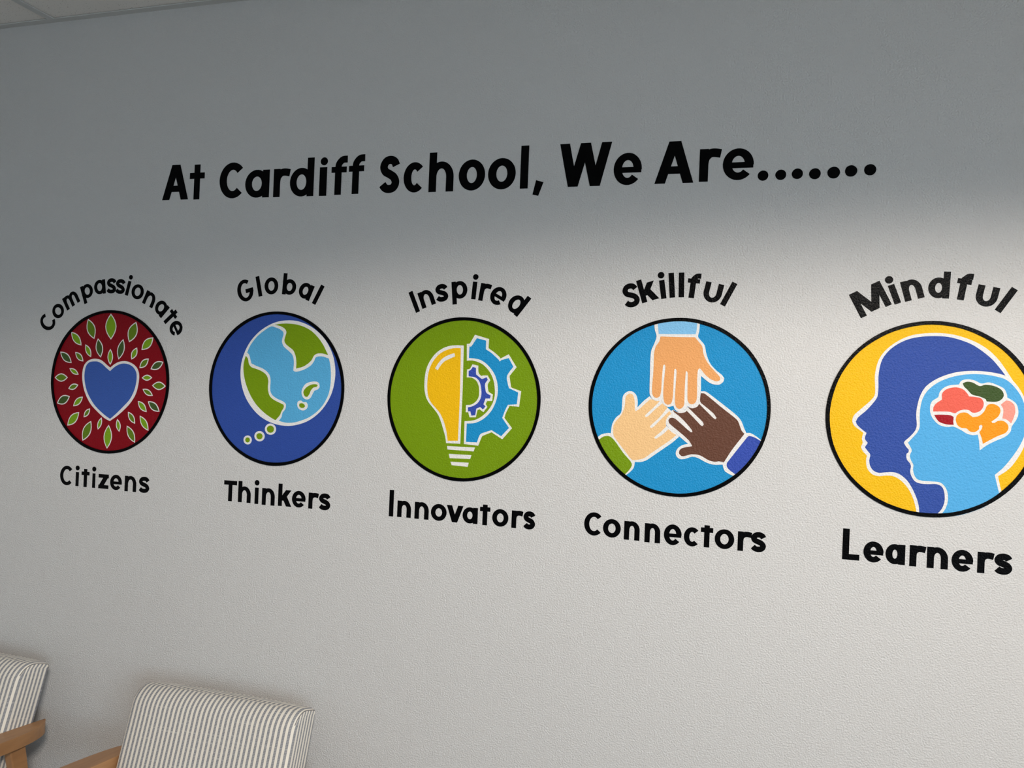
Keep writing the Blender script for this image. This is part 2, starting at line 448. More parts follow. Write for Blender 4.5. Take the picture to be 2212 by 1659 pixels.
 'thr2': [(-29.6,-140.8),(31.6,-140.4),(28.5,-150.5),(-26.8,-151.8)],
 'thr3': [(-24.3,-160.5),(25.1,-160.1),(22.7,-170.7),(-20.7,-169.1)],
 'top_o': [(-61.0,196.4),(-58.5,180.3),(-54.5,169.3),(-54.9,159.6),(-60.4,144.1),(-65.4,130.1),(-66.5,102.2),(-66.0,74.4),(-65.4,32.7),(-62.6,23.0),(-55.4,15.0),(-45.6,12.6),(-38.1,15.7),(-30.3,5.0),(-21.9,-0.1),(-12.4,1.7),(-8.4,3.2),(-4.0,-6.2),(5.7,-11.8),(15.1,-8.6),(21.5,-0.9),(24.6,3.3),(34.9,-0.3),(45.5,2.9),(50.5,12.7),(52.9,40.1),(52.1,75.6),(64.5,65.1),(78.0,57.5),(93.9,56.7),(102.8,63.8),(104.6,72.0),(98.3,79.9),(84.7,90.4),(70.9,106.3),(62.1,127.9),(57.4,146.9),(47.6,159.0),(41.9,167.1),(44.1,179.4),(44.8,198.1),(19.0,204.3),(-8.0,205.5),(-35.2,202.9)],
 'top_s': [(-52.8,197.7),(-51.0,186.0),(-49.1,171.3),(-6.7,171.6),(36.4,172.2),(38.1,182.1),(38.6,199.6),(19.0,204.3),(-8.0,205.5),(-35.2,202.9)],
 'top_i': [(-44.7,165.3),(-6.5,164.7),(35.3,165.0),(43.7,154.8),(52.2,144.0),(55.4,127.7),(62.7,111.5),(72.5,98.1),(84.9,84.9),(94.5,74.4),(96.1,67.6),(88.3,63.8),(74.9,68.2),(62.7,77.4),(55.7,85.3),(50.1,92.0),(47.4,92.7),(44.4,87.7),(43.7,64.4),(44.7,37.1),(44.3,20.6),(41.1,12.3),(34.6,8.4),(27.8,10.3),(23.5,18.4),(22.2,52.6),(21.6,80.1),(19.5,85.5),(16.9,84.1),(16.4,63.4),(16.1,35.9),(16.3,8.4),(12.8,0.0),(5.5,-4.4),(-1.5,-0.6),(-5.1,10.3),(-5.6,35.1),(-4.2,84.8),(-6.3,90.2),(-9.5,88.7),(-10.1,62.5),(-10.2,34.9),(-11.6,15.5),(-15.3,7.1),(-22.1,4.5),(-29.1,9.2),(-32.2,20.2),(-33.3,34.0),(-32.5,61.7),(-30.5,95.0),(-33.1,99.6),(-36.0,96.2),(-37.6,67.0),(-38.3,36.5),(-40.6,24.0),(-47.3,20.1),(-54.3,22.0),(-58.7,28.8),(-59.9,46.8),(-58.5,74.7),(-58.2,102.5),(-58.3,124.7),(-54.8,141.5),(-47.5,152.8)],
 'left_o': [(-185.9,-81.2),(-175.4,-73.0),(-161.2,-69.4),(-154.1,-69.6),(-153.2,-58.2),(-150.8,-45.4),(-142.9,-31.0),(-132.0,-20.6),(-129.8,-6.4),(-129.2,16.1),(-125.4,26.1),(-115.8,32.9),(-104.6,31.9),(-95.9,23.1),(-92.5,9.2),(-92.8,-4.8),(-80.1,9.8),(-65.3,22.9),(-55.4,15.0),(-38.1,15.7),(-30.3,5.0),(-17.6,-5.5),(-7.7,-14.7),(-14.2,-21.9),(-23.4,-32.0),(-23.4,-44.5),(-14.5,-50.9),(2.3,-62.4),(7.4,-69.0),(-7.8,-83.6),(-28.9,-100.1),(-50.2,-116.6),(-66.3,-128.7),(-80.0,-133.8),(-93.9,-134.7),(-95.6,-147.4),(-102.7,-157.6),(-114.9,-168.8),(-140.9,-151.8),(-164.6,-128.0),(-186.9,-85.5)],
 'left_s': [(-182.5,-86.7),(-172.3,-79.0),(-161.0,-76.4),(-152.3,-79.3),(-140.5,-91.3),(-122.7,-114.1),(-105.1,-132.6),(-100.6,-140.7),(-102.3,-147.8),(-108.4,-157.2),(-115.9,-165.5),(-119.1,-169.1),(-143.9,-147.8),(-167.7,-121.1),(-184.8,-88.2)],
 'left_i': [(-148.8,-60.8),(-148.3,-50.9),(-142.6,-39.4),(-131.8,-26.2),(-125.3,-11.8),(-122.5,2.3),(-122.2,16.4),(-118.3,24.4),(-111.4,27.5),(-104.3,25.0),(-100.6,14.5),(-99.2,0.6),(-98.8,-9.2),(-96.7,-13.9),(-90.4,-10.2),(-79.7,0.0),(-66.3,13.1),(-62.3,16.1),(-55.4,15.0),(-44.3,12.7),(-40.2,12.9),(-54.7,-3.0),(-71.9,-20.5),(-74.5,-24.8),(-71.1,-26.6),(-66.3,-23.9),(-51.7,-8.4),(-34.5,7.6),(-30.2,3.6),(-21.8,-1.5),(-40.0,-25.9),(-58.6,-44.9),(-61.7,-49.2),(-58.3,-51.8),(-52.9,-48.8),(-39.7,-34.2),(-26.6,-19.7),(-17.4,-9.6),(-13.1,-16.3),(-22.2,-27.8),(-25.0,-39.0),(-22.8,-45.8),(-36.0,-60.3),(-49.2,-72.2),(-49.9,-75.8),(-45.7,-76.7),(-30.3,-65.0),(-17.7,-52.4),(-8.7,-60.2),(1.0,-65.2),(-13.4,-78.4),(-34.6,-94.9),(-56.0,-111.4),(-72.0,-124.1),(-85.8,-128.6),(-99.6,-130.9),(-105.4,-125.7),(-120.1,-108.4),(-134.9,-91.0),(-146.2,-76.2),(-148.6,-66.4)],
 'right_o': [(194.5,-68.7),(181.3,-59.3),(168.2,-52.0),(157.9,-51.7),(152.3,-39.4),(145.2,-23.6),(133.0,-10.7),(106.1,9.7),(76.3,31.5),(64.1,39.2),(53.5,39.3),(50.4,15.4),(34.9,-0.3),(24.1,1.9),(15.1,-8.6),(0.3,-11.0),(-8.0,-6.4),(-14.7,-9.5),(-10.4,-16.2),(-17.1,-19.3),(-24.0,-30.7),(-23.5,-41.7),(-15.9,-49.6),(2.3,-63.8),(21.8,-79.2),(28.7,-84.3),(16.7,-87.7),(6.2,-95.2),(1.2,-105.1),(2.9,-114.7),(11.3,-121.0),(23.4,-119.7),(39.2,-113.8),(52.7,-116.2),(71.7,-125.3),(87.7,-129.2),(108.7,-127.8),(110.8,-136.3),(115.9,-144.1),(135.8,-153.5),(163.2,-126.1),(185.3,-96.5),(198.2,-66.4)],
 'right_s': [(191.9,-69.4),(178.9,-62.1),(168.5,-58.7),(162.1,-59.8),(153.5,-71.6),(138.7,-92.7),(121.4,-118.0),(117.5,-125.1),(118.8,-133.1),(126.2,-140.7),(138.2,-148.5),(140.9,-150.5),(163.2,-126.1),(183.9,-95.3),(196.6,-70.5)],
 'right_i': [(53.6,35.2),(61.6,34.5),(76.6,23.4),(101.1,4.1),(125.3,-13.8),(137.4,-24.0),(143.1,-35.8),(147.3,-46.4),(154.1,-54.1),(145.5,-66.7),(128.3,-91.9),(111.1,-122.2),(100.6,-120.7),(90.1,-122.2),(76.8,-119.6),(60.5,-111.1),(49.7,-108.2),(36.4,-108.5),(23.1,-112.8),(15.1,-113.9),(8.9,-108.8),(9.7,-100.5),(17.0,-94.6),(38.3,-89.2),(36.9,-86.5),(29.8,-76.0),(13.1,-61.8),(-3.7,-48.9),(-16.3,-38.6),(-18.8,-31.8),(-15.4,-26.6),(-8.7,-25.2),(-1.8,-28.2),(9.4,-37.2),(23.3,-48.9),(34.4,-57.1),(37.6,-56.4),(35.5,-51.0),(22.9,-36.6),(6.1,-20.9),(-6.5,-11.9),(-9.4,-6.5),(0.3,-11.5),(8.5,-13.4),(19.2,-10.7),(22.3,-7.2),(35.7,-19.5),(55.1,-39.0),(59.2,-41.5),(62.5,-38.1),(60.2,-31.9),(43.6,-16.3),(24.1,1.9),(35.0,-1.1),(45.5,2.9),(50.6,10.0),(61.6,-0.5),(83.6,-21.2),(89.0,-24.2),(90.7,-20.3),(83.2,-10.4),(64.1,5.1),(53.1,14.2),(52.1,26.4)],
 'big_o': [(-18.6,-208.0),(-21.7,-191.4),(-27.3,-172.9),(-36.5,-154.5),(-49.5,-139.1),(-64.8,-129.2),(-79.9,-127.6),(-95.0,-130.0),(-107.7,-128.1),(-116.9,-120.5),(-122.3,-109.8),(-123.6,-94.7),(-122.4,-86.3),(-131.1,-77.1),(-134.8,-67.7),(-131.8,-59.2),(-133.9,-49.6),(-131.3,-37.0),(-141.8,-29.3),(-151.1,-21.4),(-154.7,-11.9),(-151.8,0.8),(-138.2,15.3),(-121.0,32.7),(-111.3,46.9),(-111.3,69.0),(-112.5,88.3),(-109.7,110.5),(-104.0,128.6),(-92.0,146.8),(-74.9,162.3),(-55.3,174.5),(-35.7,181.5),(-13.6,184.9),(10.8,185.9),(35.2,183.7),(59.5,177.4),(83.8,167.2),(105.6,153.1),(125.1,133.6),(139.8,112.8),(150.9,94.7),(155.8,86.9),(125.2,-12.4),(36.2,-203.5)],
 'big_i': [(-13.2,-207.6),(-15.6,-188.2),(-21.2,-169.7),(-30.5,-150.0),(-42.2,-133.1),(-57.6,-121.9),(-70.2,-119.5),(-85.2,-121.1),(-97.8,-122.7),(-108.0,-118.5),(-114.7,-109.3),(-117.2,-97.0),(-115.6,-84.5),(-121.0,-76.5),(-127.1,-68.6),(-121.6,-58.6),(-127.8,-49.3),(-124.9,-36.7),(-136.7,-27.6),(-144.7,-19.7),(-147.5,-12.9),(-142.7,-3.0),(-127.9,11.6),(-113.2,30.2),(-105.6,44.4),(-104.4,66.5),(-105.1,88.5),(-102.2,113.4),(-96.5,130.2),(-84.4,147.0),(-67.4,161.1),(-45.3,172.0),(-20.7,177.4),(3.8,179.0),(28.1,177.9),(52.5,171.9),(76.8,161.7),(98.7,146.2),(115.8,130.7),(130.5,112.5),(141.5,97.0),(121.9,88.3),(77.9,-14.9),(36.2,-203.5)],
 'small_o': [(19.2,-204.9),(28.6,-192.8),(34.1,-176.2),(33.4,-157.4),(28.1,-144.3),(17.0,-139.2),(-0.1,-140.4),(-14.8,-140.1),(-24.8,-136.0),(-31.3,-126.9),(-34.9,-116.2),(-33.8,-103.9),(-36.5,-97.3),(-42.5,-89.5),(-43.4,-78.6),(-39.8,-74.3),(-39.0,-68.8),(-44.7,-62.3),(-49.4,-54.4),(-47.6,-50.2),(-38.0,-40.1),(-28.5,-27.3),(-25.3,-14.9),(-27.2,6.8),(-25.9,25.9),(-21.2,47.9),(-12.1,67.3),(2.2,81.4),(21.3,92.9),(45.2,101.8),(69.1,105.8),(92.9,106.5),(119.0,103.7),(140.3,98.3),(154.6,88.2),(169.1,68.9),(179.1,48.3),(186.2,27.6),(189.3,1.5),(186.0,-25.0),(176.7,-57.1),(160.4,-88.4),(146.9,-103.8),(133.7,-114.0),(137.3,-131.0),(142.6,-150.4),(146.2,-154.1),(107.3,-182.4),(60.3,-202.3)],
 'small_i': [(24.1,-205.8),(28.4,-203.6),(36.9,-189.4),(40.5,-173.0),(39.5,-156.9),(34.2,-143.8),(24.2,-135.1),(9.5,-134.0),(-7.6,-133.9),(-20.0,-131.5),(-26.5,-122.5),(-29.4,-110.4),(-29.0,-100.9),(-33.8,-91.6),(-36.6,-80.9),(-33.3,-69.8),(-37.3,-60.5),(-41.3,-53.4),(-33.0,-42.6),(-23.5,-29.8),(-19.5,-17.3),(-20.3,7.1),(-19.3,26.2),(-15.0,45.4),(-5.7,62.1),(9.7,76.8),(28.8,87.7),(50.3,95.2),(74.1,99.2),(97.9,99.5),(121.6,96.3),(142.9,89.1),(159.8,72.5),(172.0,53.2),(179.7,29.9),(182.8,3.7),(180.2,-22.7),(170.7,-49.5),(155.4,-76.8),(142.0,-96.2),(127.3,-111.8),(130.8,-126.1),(137.3,-152.1),(139.3,-157.3),(107.3,-182.4),(60.3,-203.1)],
 'brain_o': [(-0.6,18.9),(-0.5,29.8),(3.6,39.4),(14.3,48.0),(16.4,57.5),(23.4,67.3),(35.3,73.9),(53.3,76.5),(57.8,84.7),(69.7,88.4),(84.1,85.7),(96.2,80.0),(110.3,83.1),(126.9,77.4),(138.9,70.4),(144.4,58.7),(145.3,52.1),(156.0,46.0),(163.7,37.1),(166.8,21.4),(164.2,8.1),(155.4,-8.2),(153.5,-18.9),(144.5,-29.9),(126.1,-40.2),(110.0,-50.5),(97.3,-61.9),(95.5,-43.3),(92.7,-28.8),(82.0,-30.2),(71.2,-27.3),(61.4,-21.2),(49.2,-15.1),(44.3,-14.0),(32.2,-15.4),(17.5,-11.3),(6.2,0.3),(0.9,10.8)],
 'lobe_coral': [(5.6,16.5),(6.0,26.0),(11.1,34.3),(21.8,42.9),(21.4,55.0),(27.2,63.4),(36.7,68.3),(48.7,70.1),(60.8,66.8),(69.5,58.3),(73.3,51.8),(85.3,50.9),(96.0,48.7),(101.0,40.9),(101.3,33.0),(96.9,23.4),(88.7,18.2),(80.4,17.8),(74.3,22.4),(64.7,23.3),(55.2,20.1),(48.2,14.4),(36.0,17.4),(21.4,17.2)],
 'lobe_red': [(7.6,9.3),(24.1,10.6),(38.7,9.9),(45.5,7.0),(45.1,-3.2),(46.1,-10.4),(32.1,-9.8),(17.3,-4.6)],
 'lobe_orange': [(49.9,-0.3),(51.9,10.6),(60.1,16.3),(69.7,16.8),(77.0,11.8),(81.9,8.0),(93.7,11.3),(102.9,21.0),(107.2,31.9),(111.8,36.6),(121.2,37.3),(130.8,31.6),(133.4,22.5),(130.2,13.0),(124.6,6.7),(117.2,0.4),(119.0,-2.7),(123.7,-1.9),(129.4,2.4),(138.7,2.9),(147.1,-3.3),(149.3,-12.5),(144.2,-22.0),(130.4,-29.4),(114.3,-39.6),(102.8,-47.7),(100.0,-35.1),(95.3,-23.3),(99.4,-16.5),(101.0,-9.7),(97.9,-7.2),(94.4,-10.0),(94.6,-16.7),(87.7,-22.9),(78.2,-22.9),(70.8,-16.6),(61.2,-15.8),(53.8,-10.8)],
 'lobe_green': [(60.4,79.4),(68.7,83.0),(79.5,81.5),(92.8,74.5),(103.3,77.8),(117.6,76.2),(129.5,71.4),(136.7,63.7),(138.2,54.5),(132.6,46.3),(123.4,42.4),(106.9,42.5),(104.3,47.7),(92.3,52.6),(79.1,56.0),(70.5,65.1),(63.0,72.8)],
 'lobe_pink': [(133.6,37.1),(143.2,46.2),(151.4,44.5),(158.6,36.8),(160.9,23.8),(158.3,10.4),(154.1,-1.7),(145.7,5.8),(137.4,8.1),(138.7,17.4),(138.4,28.0)],
 'circles': [(-1810.7,1659.9,211.9,210.2),(-1251.8,1661.9,210.8,210.9),(-707.8,1655.6,206.4,208.3),(-170.1,1659.4,210,210),(366.7,1658.3,210,211.4)],
}
LETTERS = {
 'header': [('A',-1649.8,2188.7,88.3,100.1),('t',-1558.1,2187.6,49.6,99.2),('C',-1458.0,2187.2,81.5,100.5),('a',-1373.9,2186.8,77.1,77.4),('r',-1283.6,2186.4,50.4,78.4),('d',-1232.3,2186.0,73.4,104.7),('i',-1142.1,2185.6,22.9,77.4),('f',-1106.3,2187.0,47.1,104.2),('f',-1054.3,2188.0,46.5,104.5),('S',-964.4,2187.1,58.8,98.0),('c',-894.3,2186.4,58.2,78.9),('h',-823.1,2186.0,68.1,102.1),('o',-741.0,2186.4,71.0,79.1),('o',-662.1,2186.7,73.0,79.1),('l',-577.0,2186.9,20.4,107.3),('W',-477.5,2187.3,128.9,106.1),('e',-342.5,2186.8,67.8,77.7),('A',-243.6,2187.3,90.5,99.5),('r',-140.5,2188.6,48.3,77.3),('e',-87.4,2189.7,69.1,73.6)],
 'comma': [(-535.5,2206.8),(-516.4,2201.1),(-528.7,2167.5),(-543.5,2171.2)],
 'dots': [(2.9,2198.0,11.7),(41.5,2198.4,11.8),(77.1,2199.4,12.0),(114.5,2198.0,12.4),(153.9,2199.1,13.3),(189.9,2201.4,12.8),(229.0,2202.5,12.5)],
 'Citizens': [('C',-1975.2,1345.9,47.7,58.1),('i',-1916.8,1346.3,11.1,41.3),('t',-1895.8,1345.7,28.9,53.3),('i',-1855.6,1345.5,10.6,42.6),('z',-1833.3,1345.8,36.5,42.1),('e',-1791.1,1345.0,41.7,44.5),('n',-1739.0,1344.4,40.6,45.2),('s',-1690.3,1344.3,38.4,46.4)],
 'Thinkers': [('T',-1401.8,1343.2,41.5,57.0),('h',-1355.4,1343.1,40.3,58.5),('i',-1302.3,1342.4,11.7,44.7),('n',-1279.3,1341.7,40.0,46.4),('k',-1228.6,1342.8,41.7,60.6),('e',-1185.7,1343.1,41.6,44.9),('r',-1135.1,1343.2,29.7,43.1),('s',-1104.5,1342.3,36.0,44.7)],
 'Innovators': [('I',-897.5,1342.2,12.2,68.9),('n',-874.1,1342.7,38.5,42.9),('n',-825.3,1342.2,39.1,43.8),('o',-780.0,1342.0,42.9,43.0),('v',-737.6,1342.1,46.0,42.6),('a',-693.6,1342.6,40.5,40.8),('t',-647.6,1341.7,27.3,51.5),('o',-614.6,1341.6,42.3,43.8),('r',-563.9,1341.6,28.8,43.7),('s',-534.1,1341.3,31.4,44.7)],
 'Connectors': [('C',-380.3,1341.0,45.4,56.0),('o',-334.0,1340.1,42.8,44.3),('n',-283.1,1338.4,37.1,44.8),('n',-234.2,1336.8,36.6,45.4),('e',-189.2,1335.6,41.0,48.5),('c',-142.9,1336.8,35.6,44.6),('t',-104.6,1337.7,27.6,51.1),('o',-73.0,1337.7,43.6,45.4),('r',-21.7,1337.1,30.3,44.9),('s',6.3,1338.0,34.6,45.4)],
 'Learners': [('L',201.6,1339.6,35.2,68.2),('e',244.7,1338.6,40.7,45.9),('a',289.2,1339.0,39.2,43.8),('r',337.0,1338.1,31.4,46.0),('n',371.1,1338.0,40.9,45.8),('e',418.7,1336.5,41.4,46.4),('r',467.9,1337.5,30.6,44.9),('s',498.9,1338.1,34.8,44.4)],
 'Compassionate': [('C',-2020.3,1820.8,57.6,68.9),('o',-1991.6,1852.2,43.8,53.0),('m',-1951.3,1881.4,41.1,31.6),('p',-1896.5,1906.2,41.9,21.2),('a',-1855.4,1916.8,42.6,7.5),('s',-1816.8,1919.1,44.8,-1.3),('s',-1786.1,1918.0,43.6,-5.4),('i',-1761.7,1913.9,43.0,-14.8),('o',-1727.1,1903.2,43.7,-13.7),('n',-1687.0,1884.9,40.7,-24.7),('a',-1651.7,1862.7,42.4,-43.0),('t',-1624.0,1836.0,52.4,-49.3),('e',-1602.7,1809.8,44.0,-60.3)],
 'Global': [('G',-1352.0,1899.8,61.4,14.4),('l',-1310.0,1913.7,56.4,13.2),('o',-1275.6,1919.1,46.7,3.6),('b',-1222.1,1918.5,42.5,-3.4),('a',-1178.1,1909.2,43.2,-22.3),('l',-1144.3,1893.9,56.5,-27.6)],
 'Inspired': [('I',-838.5,1875.5,57.6,24.0),('n',-807.8,1890.9,43.9,22.1),('s',-771.8,1903.1,45.6,7.3),('p',-724.0,1911.1,45.0,5.6),('i',-688.2,1909.6,44.8,-4.2),('r',-669.5,1906.3,45.1,-8.5),('e',-633.2,1898.2,46.3,-29.2),('d',-587.5,1879.0,46.9,-37.4)],
 'Skillful': [('S',-282.5,1893.9,57.6,12.9),('k',-255.2,1904.8,55.9,17.4),('i',-210.6,1914.4,44.3,9.0),('l',-190.9,1917.0,58.6,4.9),('l',-170.3,1917.9,58.2,1.5),('f',-147.5,1916.6,36.9,-5.6),('u',-103.5,1906.7,45.7,-12.1),('l',-75.9,1899.9,58.2,-26.5)],
 'Mindful': [('M',252.3,1889.6,58.3,27.2),('i',295.2,1907.0,43.7,20.6),('n',328.6,1916.0,44.8,15.4),('d',374.0,1919.3,44.7,-2.1),('f',416.8,1915.9,36.1,-8.8),('u',462.6,1902.3,44.0,-11.5),('l',488.4,1892.1,57.2,-32.2)],
}



# ------------------------------------------------------------------ flat painted shapes
MM = 0.001


def smooth_closed(pts, sub=4, corner=48):
    """Catmull-Rom through gentle vertices, sharp where the outline turns hard"""
    n = len(pts)
    turn = []
    for i in range(n):
        a, b, c = pts[i - 1], pts[i], pts[(i + 1) % n]
        t = math.degrees(math.atan2((b[0] - a[0]) * (c[1] - b[1]) - (b[1] - a[1]) * (c[0] - b[0]),
                                    (b[0] - a[0]) * (c[0] - b[0]) + (b[1] - a[1]) * (c[1] - b[1])))
        turn.append(abs(t) > corner)
    out = []
    for i in range(n):
        p0, p1, p2, p3 = pts[i - 1], pts[i], pts[(i + 1) % n], pts[(i + 2) % n]
        d = hypot(p2[0] - p1[0], p2[1] - p1[1])
        if turn[i]:
            p0 = (2 * p1[0] - p2[0], 2 * p1[1] - p2[1])
        if turn[(i + 1) % n]:
            p3 = (2 * p2[0] - p1[0], 2 * p2[1] - p1[1])

        def tan_(a, b, c):      # tangent limited to the local step, so short steps do not overshoot
            tx, ty = c[0] - a[0], c[1] - a[1]
            l = hypot(tx, ty) or 1
            k = min(d, l / 2) / l
            return tx * k, ty * k
        m1, m2 = tan_(p0, p1, p2), tan_(p1, p2, p3)
        for j in range(sub):
            t = j / sub
            h00, h10, h01, h11 = 2*t**3-3*t*t+1, t**3-2*t*t+t, -2*t**3+3*t*t, t**3-t*t
            out.append((h00*p1[0]+h10*m1[0]+h01*p2[0]+h11*m2[0], h00*p1[1]+h10*m1[1]+h01*p2[1]+h11*m2[1]))
    return out


def union_mesh(polys, top, bottom=0.0):
    """union of 2D polygons (mm) as one solid coat of paint, front face at y = -top"""
    vs, fs = [], []
    for p in polys:
        if sum(p[i - 1][0] * p[i][1] - p[i][0] * p[i - 1][1] for i in range(len(p))) < 0:
            p = p[::-1]
        n = len(vs)
        vs += [Vector(q) for q in p]
        fs.append(list(range(n, n + len(p))))
    v2, e2, f2, _, _, of = delaunay_2d_cdt(vs, [], fs, 0, 1e-4)
    keep = [f for f, o in zip(f2, of) if o]
    count = {}
    for f in keep:
        for a, b in zip(f, f[1:] + f[:1]):
            count[(a, b)] = 1
    n = len(v2)
    verts = [(v[0] * MM, -top, v[1] * MM) for v in v2] + [(v[0] * MM, -bottom, v[1] * MM) for v in v2]
    faces = [tuple(f) for f in keep]
    for (a, b) in list(count):
        if (b, a) not in count:
            faces.append((b, a, a + n, b + n))
    # drop vertices nobody uses
    used = sorted({i for f in faces for i in f})
    ren = {k: i for i, k in enumerate(used)}
    return [verts[k] for k in used], [tuple(ren[i] for i in f) for f in faces]


def coat(name, polys, layer, mat, parent, loc=(0, 0, 0), smooth=False):
    if smooth:
        polys = [smooth_closed(p) for p in polys]
    v, f = union_mesh(polys, 0.0006 + 0.0003 * layer)
    return link_mesh(name, v, f, mat, parent, loc=loc)


def ellipse(cx, cy, rx, ry, n=72, wob=0.0, seed=0):
    r = random.Random(seed)
    a = [(k, r.uniform(0, 6.28), r.uniform(-1, 1)) for k in (3, 5, 7, 11, 17)]
    out = []
    for i in range(n):
        t = 2 * pi * i / n
        w = 1 + wob * sum(q * sin(k * t + p) / (k ** 0.35) for k, p, q in a)
        out.append((cx + rx * w * cos(t), cy + ry * w * sin(t)))
    return out


def ring_quads(outer, inner):
    n = len(outer)
    return [[outer[i], outer[(i + 1) % n], inner[(i + 1) % n], inner[i]] for i in range(n)]


def medallion(i, label, disc_mat):
    cx, cz, rx, ry = ART['circles'][i]
    t = thing('painted_medallion', label, 'painted medallion', (cx * MM, 0, cz * MM), 'round emblems painted on the wall')
    out = ellipse(0, 0, rx, ry, 96, 0.0022, i + 1)
    inn = ellipse(0, 0, rx * 0.962, ry * 0.962, 96, 0.0022, i + 11)
    coat('rim', ring_quads(out, inn), 8, 'black', t)
    coat('disc', [ellipse(0, 0, rx * 0.975, ry * 0.975, 96)], 0, disc_mat, t)
    return t


def outlined(name, parent, outer, inner, layer, mat, smooth=True):
    """a fill with its white brushed outline as a sub-part beneath it"""
    o = coat(name, [inner], layer + 1, mat, parent, smooth=smooth)
    coat(name + '_outline', [outer], layer, 'white', o, smooth=smooth)
    return o


# 1  heart among leaves
t = medallion(0, 'round red emblem with a blue heart ringed by green leaves', 'crimson')
outlined('heart', t, ART['heart_o'], ART['heart_i'], 1, 'heartblue')


def lens(a, b, w, inset=0.0, n=8):
    ax, ay, bx, by = *a, *b
    L = hypot(bx - ax, by - ay)
    tx, ty = (bx - ax) / L, (by - ay) / L
    e = inset * 1.45
    pts = []
    for s in (1, -1):
        rng = range(n) if s > 0 else range(n, 0, -1)
        for k in rng:
            u = k / n
            d = e + (L - 2 * e) * u
            h = s * (w / 2 - inset) * (1 - abs(2 * u - 1) ** 1.9)
            pts.append((ax + tx * d - ty * h, ay + ty * d + tx * h))
    return pts


for ax, ay, bx, by, w, k in ART['leaves']:
    inset = 3.2
    o = coat('leaf', [lens((ax, ay), (bx, by), w, inset)], 2, {'L': 'leaf_l', 'M': 'leaf_m', 'D': 'leaf_d'}[k], t)
    coat('leaf_outline', [lens((ax, ay), (bx, by), w)], 1, 'white', o)

# 2  globe as a thought bubble
t = medallion(1, 'round dark blue emblem with a tilted globe and thought bubbles', 'navy')
gx, gy, grx, gry = ART['globe']
gl = coat('globe', [ART['water']], 2, 'water', t, smooth=True)
coat('globe_outline', [ellipse(gx, gy, grx, gry, 80, 0.003, 4)], 1, 'white', gl)
for k in ('land1', 'land2'):
    coat('continent', [ART[k]], 2, 'green', gl, smooth=True)
for k in ('isl1', 'isl2'):
    coat('island_outline', [ART[k + '_o']], 3, 'white', gl, smooth=True)
    coat('island', [ART[k + '_i']], 4, 'green', gl, smooth=True)
for i, (x, y, rx, ry, q) in enumerate(ART['bubbles']):
    o = coat('thought_bubble', [ellipse(x, y, rx * q, ry * q, 28, 0.012, i)], 2, 'green', t)
    coat('bubble_outline', [ellipse(x, y, rx, ry, 32, 0.008, i + 5)], 1, 'white', o)

# 3  half bulb, half gear
t = medallion(2, 'round green emblem with a yellow half light bulb and blue gears', 'green')
o = outlined('light_bulb', t, ART['bulb_o'], ART['bulb_i'], 1, 'yellow')
coat('highlight', [ART['shine']], 3, 'white', o, smooth=True)
for k in ('thr1', 'thr2', 'thr3'):
    coat('screw_thread', [ART[k]], 1, 'white', o)
outlined('gear', t, ART['gear_o'], ART['gear_i'], 1, 'sky')['label'] = 'large sky blue half gear'
outlined('gear', t, ART['cog_o'], ART['cog_i'], 1, 'cogblue')['label'] = 'small dark blue half gear inside the large one'

# 4  three hands
t = medallion(3, 'round sky blue emblem with three hands meeting fingertip to fingertip', 'sky')
for k, skin, cuff, layer, lab in (('left', 'peach', 'green', 1, 'peach hand in a green sleeve'),
                                  ('right', 'brown', 'cogblue', 3, 'brown hand in a dark blue sleeve'),
                                  ('top', 'tan', 'cuffblue', 5, 'tan hand in a pale blue sleeve')):
    o = coat('hand', [ART[k + '_i']], layer + 1, skin, t, smooth=True)
    o['label'] = lab
    coat('hand_outline', [ART[k + '_o']], layer, 'white', o, smooth=True)
    coat('sleeve', [ART[k + '_s']], layer + 1, cuff, o, smooth=True)

# 5  heads in profile
t = medallion(4, 'round yellow emblem with two heads in profile and a coloured brain', 'yellow')
outlined('head', t, ART['big_o'], ART['big_i'], 1, 'navy')['label'] = 'dark blue head profile behind'
outlined('head', t, ART['small_o'], ART['small_i'], 3, 'facesky')['label'] = 'light blue head profile in front'
br = coat('brain', [ART['brain_o']], 5, 'white', t, smooth=True)
for k, m in (('lobe_coral', 'coral'), ('lobe_red', 'lobered'), ('lobe_orange', 'orange'), ('lobe_green', 'pine'), ('lobe_pink', 'pink')):
    coat('lobe', [ART[k]], 6, m, br, smooth=True)


# ------------------------------------------------------------------ hand-lettered sans
def bar(p, q, s):
    dx, dy = q[0] - p[0], q[1] - p[1]
    l = hypot(dx, dy)
    nx, ny = -dy / l * s / 2, dx / l * s / 2
    return [[(p[0] - nx, p[1] - ny), (q[0] - nx, q[1] - ny), (q[0] + nx, q[1] + ny), (p[0] + nx, p[1] + ny)]]


def slant(p, q, hw):
    return [[(p[0] - hw / 2, p[1]), (p[0] + hw / 2, p[1]), (q[0] + hw / 2, q[1]), (q[0] - hw / 2, q[1])]]


def arc(cx, cy, rx, ry, a0, a1, s, n=18):
    """band of width s centred on an ellipse arc (radii to the centre line)"""
    out = []
    a0, a1 = radians(a0), radians(a1)
    for i in range(n):
        t, u = a0 + (a1 - a0) * i / n, a0 + (a1 - a0) * (i + 1) / n
        # brushed letters: the horizontal runs of a bowl are a little thinner than its sides
        P = lambda k, a: (cx + (rx + k) * cos(a), cy + (ry + (k if k > 0 else s / 2 - 0.87 * s)) * sin(a))
        q = [P(s / 2, t), P(s / 2, u), P(-s / 2, u), P(-s / 2, t)]
        out.append(q if a1 > a0 else q[::-1])
    return out


